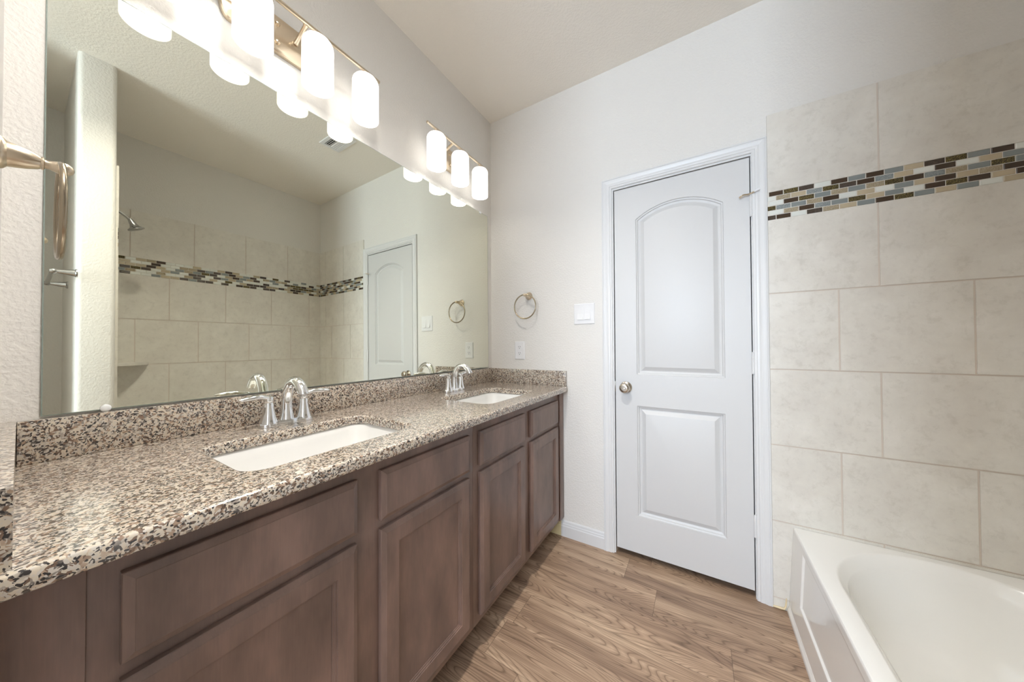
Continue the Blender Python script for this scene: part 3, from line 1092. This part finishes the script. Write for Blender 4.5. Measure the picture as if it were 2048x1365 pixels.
bm = bmesh.new()
e = 0.002
q0 = [(MY0, MZ0), (MY1, MZ0), (MY1, MZ1), (MY0, MZ1)]
q1 = [(MY0 + e, MZ0 + e), (MY1 - e, MZ0 + e), (MY1 - e, MZ1 - e), (MY0 + e, MZ1 - e)]
loft(bm, [[(0.0006, y, z) for y, z in q0], [(max(0.0012, mx(y, z) - 0.0004), y, z) for y, z in q0], [(mx(y, z), y, z) for y, z in q1]])
bm.faces.ensure_lookup_table()
for f in bm.faces:
    f.material_index = 1
bm.faces[-1].material_index = 0
attach(finish(bm, 'mirror_glass', ['mirror_silver', 'mirror_edge']), mr)
for y, z, s in ((1.683, MZ1, 1), (0.139, MZ0, -1)):
    bm = bmesh.new()
    xx = mx(y, z)
    zc = z - s * 0.004
    add_lathe(bm, [(0.009, 0.0), (0.009, 0.002), (0.007, 0.0035), (0.003, 0.004)], (xx + 0.0002, y, zc), (1, 0, 0), 20)
    attach(finish(bm, 'mirror_clip', 'clear_plastic', None, 40), mr)

# ------------------------------------------------------------------ vanity lights


def vanity_light(label, yc, shades, y0, y1):
    vl_ = thing('vanity_light', label, 'wall lamp', (0.0, yc, 2.286), 'vanity lights above the mirror')
    # back plate: flat stadium with bowed ends
    bm = bmesh.new()
    loops = []
    for ins, x in ((0.0, 0.0006), (0.0, 0.014), (0.003, 0.018), (0.006, 0.019)):
        lp = []
        hy, hz, bow = 0.128 - ins, 0.0635 - ins, 0.026
        n = 14
        for i in range(n + 1):
            a = math.radians(-90 + 180 * i / n)
            lp.append((x, yc + hy + bow * math.cos(a), 2.286 + hz * math.sin(a)))
        for i in range(n + 1):
            a = math.radians(90 + 180 * i / n)
            lp.append((x, yc - hy + bow * math.cos(a), 2.286 + hz * math.sin(a)))
        loops.append(lp)
    loft(bm, loops)
    attach(finish(bm, 'back_plate', 'warm_nickel', None, 30), vl_)
    for dz in (0.033, -0.033):
        bm = bmesh.new()
        add_lathe(bm, [(0.0075, 0.0), (0.0075, 0.004), (0.006, 0.008), (0.002, 0.0095)], (0.0185, yc, 2.286 + dz), (1, 0, 0), 16)
        attach(finish(bm, 'screw', 'warm_nickel', None, 40), vl_)
    bz = 2.328
    bx_ = 0.099
    for s in (-1, 1):
        bm = bmesh.new()
        add_lathe(bm, [(0.0085, 0.0), (0.0085, 0.006), (0.0068, 0.008), (0.0068, 0.072), (0.0082, 0.0745), (0.0082, 0.083)], (0.019, yc + s * 0.058, 2.296), (0.93, 0, 0.37), 18)
        attach(finish(bm, 'arm', 'warm_nickel', None, 40), vl_)
    bm = bmesh.new()
    add_tube(bm, [(bx_, y0, bz), (bx_, y0 + 0.001, bz), (bx_, y1 - 0.001, bz), (bx_, y1, bz)], [0.0055, 0.0065, 0.0065, 0.0055], 20)
    attach(finish(bm, 'bar', 'warm_nickel', None, 40), vl_)
    for y in shades:
        bm = bmesh.new()
        R_, zb, zt = 0.0505, 2.125, 2.297
        outp = [(R_ - 0.003, zb), (R_ - 0.001, zb - 0.0008), (R_, zb + 0.001), (R_, zt - 0.022), (R_ - 0.0025, zt - 0.012), (R_ - 0.008, zt - 0.004), (R_ - 0.016, zt), (0.012, zt + 0.001)]
        inp = [(R_ - 0.003, zb), (R_ - 0.0035, zb + 0.002), (R_ - 0.0035, zt - 0.022), (R_ - 0.010, zt - 0.008), (0.012, zt - 0.003)]
        add_lathe(bm, outp, (bx_, y, 0), (0, 0, 1), 40, False, True)
        k0 = len(bm.faces)
        add_lathe(bm, inp, (bx_, y, 0), (0, 0, 1), 40, False, True)
        bm.faces.ensure_lookup_table()
        for f in bm.faces[k0:]:
            f.material_index = 1
        bmesh.ops.remove_doubles(bm, verts=bm.verts[:], dist=1e-5)
        sd = attach(finish(bm, 'lamp_shade', ['shade_glass', 'shade_inside'], None, 40), vl_)
        bm = bmesh.new()
        add_lathe(bm, [(0.0105, 0.0005), (0.0135, 0.002), (0.0135, 0.006), (0.0065, 0.0085), (0.0065, 0.028)], (bx_, y, zt + 0.0008), (0, 0, 1), 20)
        st_ = finish(bm, 'stem', 'warm_nickel', None, 40)
        st_.parent = sd
        bm = bmesh.new()
        add_lathe(bm, [(0.012, 0.0), (0.013, -0.02), (0.022, -0.045), (0.029, -0.068), (0.029, -0.082), (0.022, -0.098), (0.008, -0.106)], (bx_, y, zt - 0.004), (0, 0, 1), 20)
        bl = finish(bm, 'bulb', 'bulb_glow', None, 40)
        bl.parent = sd
    return vl_


vanity_light('nickel four-light bath bar with lit white glass shades, over the near sink', 0.4975, [0.213, 0.402, 0.593, 0.781], 0.148, 0.846)
vanity_light('nickel three-light bath bar with lit white glass shades, beside the door wall', 1.377, [1.188, 1.377, 1.566], 1.121, 1.643)

# ------------------------------------------------------------------ towel rings, switch, outlet


def towel_ring(label, base, nrm, slant=0.0):
    t = thing('towel_ring', label, 'towel ring', base, 'nickel towel rings')
    n = Vector(nrm).normalized()
    bm = bmesh.new()
    add_lathe(bm, [(0.0255, 0.0), (0.0255, 0.004), (0.0235, 0.007), (0.0195, 0.010), (0.0185, 0.016), (0.0155, 0.027), (0.0115, 0.037), (0.0098, 0.0395), (0.0104, 0.0405), (0.0104, 0.0425), (0.0085, 0.0435)],
              (0, 0, 0), n, 32)
    finish(bm, 'post', 'warm_nickel', t, 40)
    bm = bmesh.new()
    add_lathe(bm, [(0.0075, 0.043), (0.0068, 0.047), (0.0085, 0.052), (0.0105, 0.058), (0.0098, 0.066), (0.006, 0.071), (0.002, 0.0725)], (0, 0, 0), n, 24, True, True, 1.0, 1.0)
    finish(bm, 'ring_holder', 'warm_nickel', t, 40)
    bm = bmesh.new()
    c = n * 0.0585 + Vector((0, 0, -0.0755)) + n * slant * -0.0755 * -1
    axis = n + Vector((0, 0, slant))
    add_torus(bm, c, axis, 0.0785, 0.0042)
    finish(bm, 'ring', 'ring_nickel', t, 180)
    return t


towel_ring('nickel towel ring on the door wall above the outlet', (0.307, L, 1.510), (0, -1, 0), 0.0)
towel_ring('nickel towel ring on the near partition, cropped by the left edge', (0.335, -0.0060, 1.4945), (0.018, 1, 0), 0.0)

sw = thing('light_switch', 'white double rocker light switch beside the door', 'switch', (0.684, L, 1.370))
bm = bmesh.new()
loft(bm, [[(x, L - t, z) for x, z in ((0.6205 + i, 1.308 + i), (0.7475 - i, 1.308 + i), (0.7475 - i, 1.4325 - i), (0.6205 + i, 1.4325 - i))] for i, t in ((0, 0.0002), (0, 0.003), (0.004, 0.006))])
attach(finish(bm, 'cover_plate', 'plastic_white'), sw)
for xc in (0.6605, 0.7065):
    bm = bmesh.new()
    prof = [(1.336, 0.0061), (1.336, 0.0145), (1.371, 0.0085), (1.405, 0.0066), (1.405, 0.0061)]
    loft(bm, [[(x, L - t, z) for z, t in prof] for x in (xc - 0.0165, xc + 0.0165)])
    attach(finish(bm, 'rocker', 'plastic_white'), sw)
    for z in (1.418, 1.322):
        bm = bmesh.new()
        add_lathe(bm, [(0.0026, 0.0), (0.0026, 0.0007), (0.001, 0.001)], (xc, L - 0.0061, z), (0, -1, 0), 12)
        attach(finish(bm, 'screw', 'plastic_white'), sw)

ou = thing('wall_outlet', 'white duplex wall outlet above the far countertop', 'outlet', (0.2355, L, 1.147))
bm = bmesh.new()
loft(bm, [[(x, L - t, z) for x, z in ((0.1985 + i, 1.087 + i), (0.2735 - i, 1.087 + i), (0.2735 - i, 1.2075 - i), (0.1985 + i, 1.2075 - i))] for i, t in ((0, 0.0002), (0, 0.003), (0.004, 0.006))])
attach(finish(bm, 'cover_plate', 'plastic_white'), ou)
for zc in (1.1675, 1.1265):
    bm = bmesh.new()
    loft(bm, [[(x, L - t, z) for x, z in rrect(0.236, zc, 0.0168, 0.0142, 0.011, 6)] for t in (0.0061, 0.0078)])
    rc = attach(finish(bm, 'receptacle', 'plastic_white'), ou)
    for dx in (-0.0062, 0.0062):
        s_ = box('slot', 'slot_dark', 0.236 + dx - 0.0011, 0.236 + dx + 0.0011, L - 0.0082, L - 0.0078, zc + 0.0005, zc + 0.0085)
        s_.parent = rc
        s_.matrix_parent_inverse = Matrix.Translation(-Vector(ou.location))
        s_.matrix_parent_inverse = Matrix.Identity(4)
    bm = bmesh.new()
    add_lathe(bm, [(0.0026, 0.0), (0.0026, 0.0004)], (0.236, L - 0.0078, zc - 0.006), (0, -1, 0), 14)
    s_ = finish(bm, 'ground_hole', 'slot_dark')
    s_.parent = rc
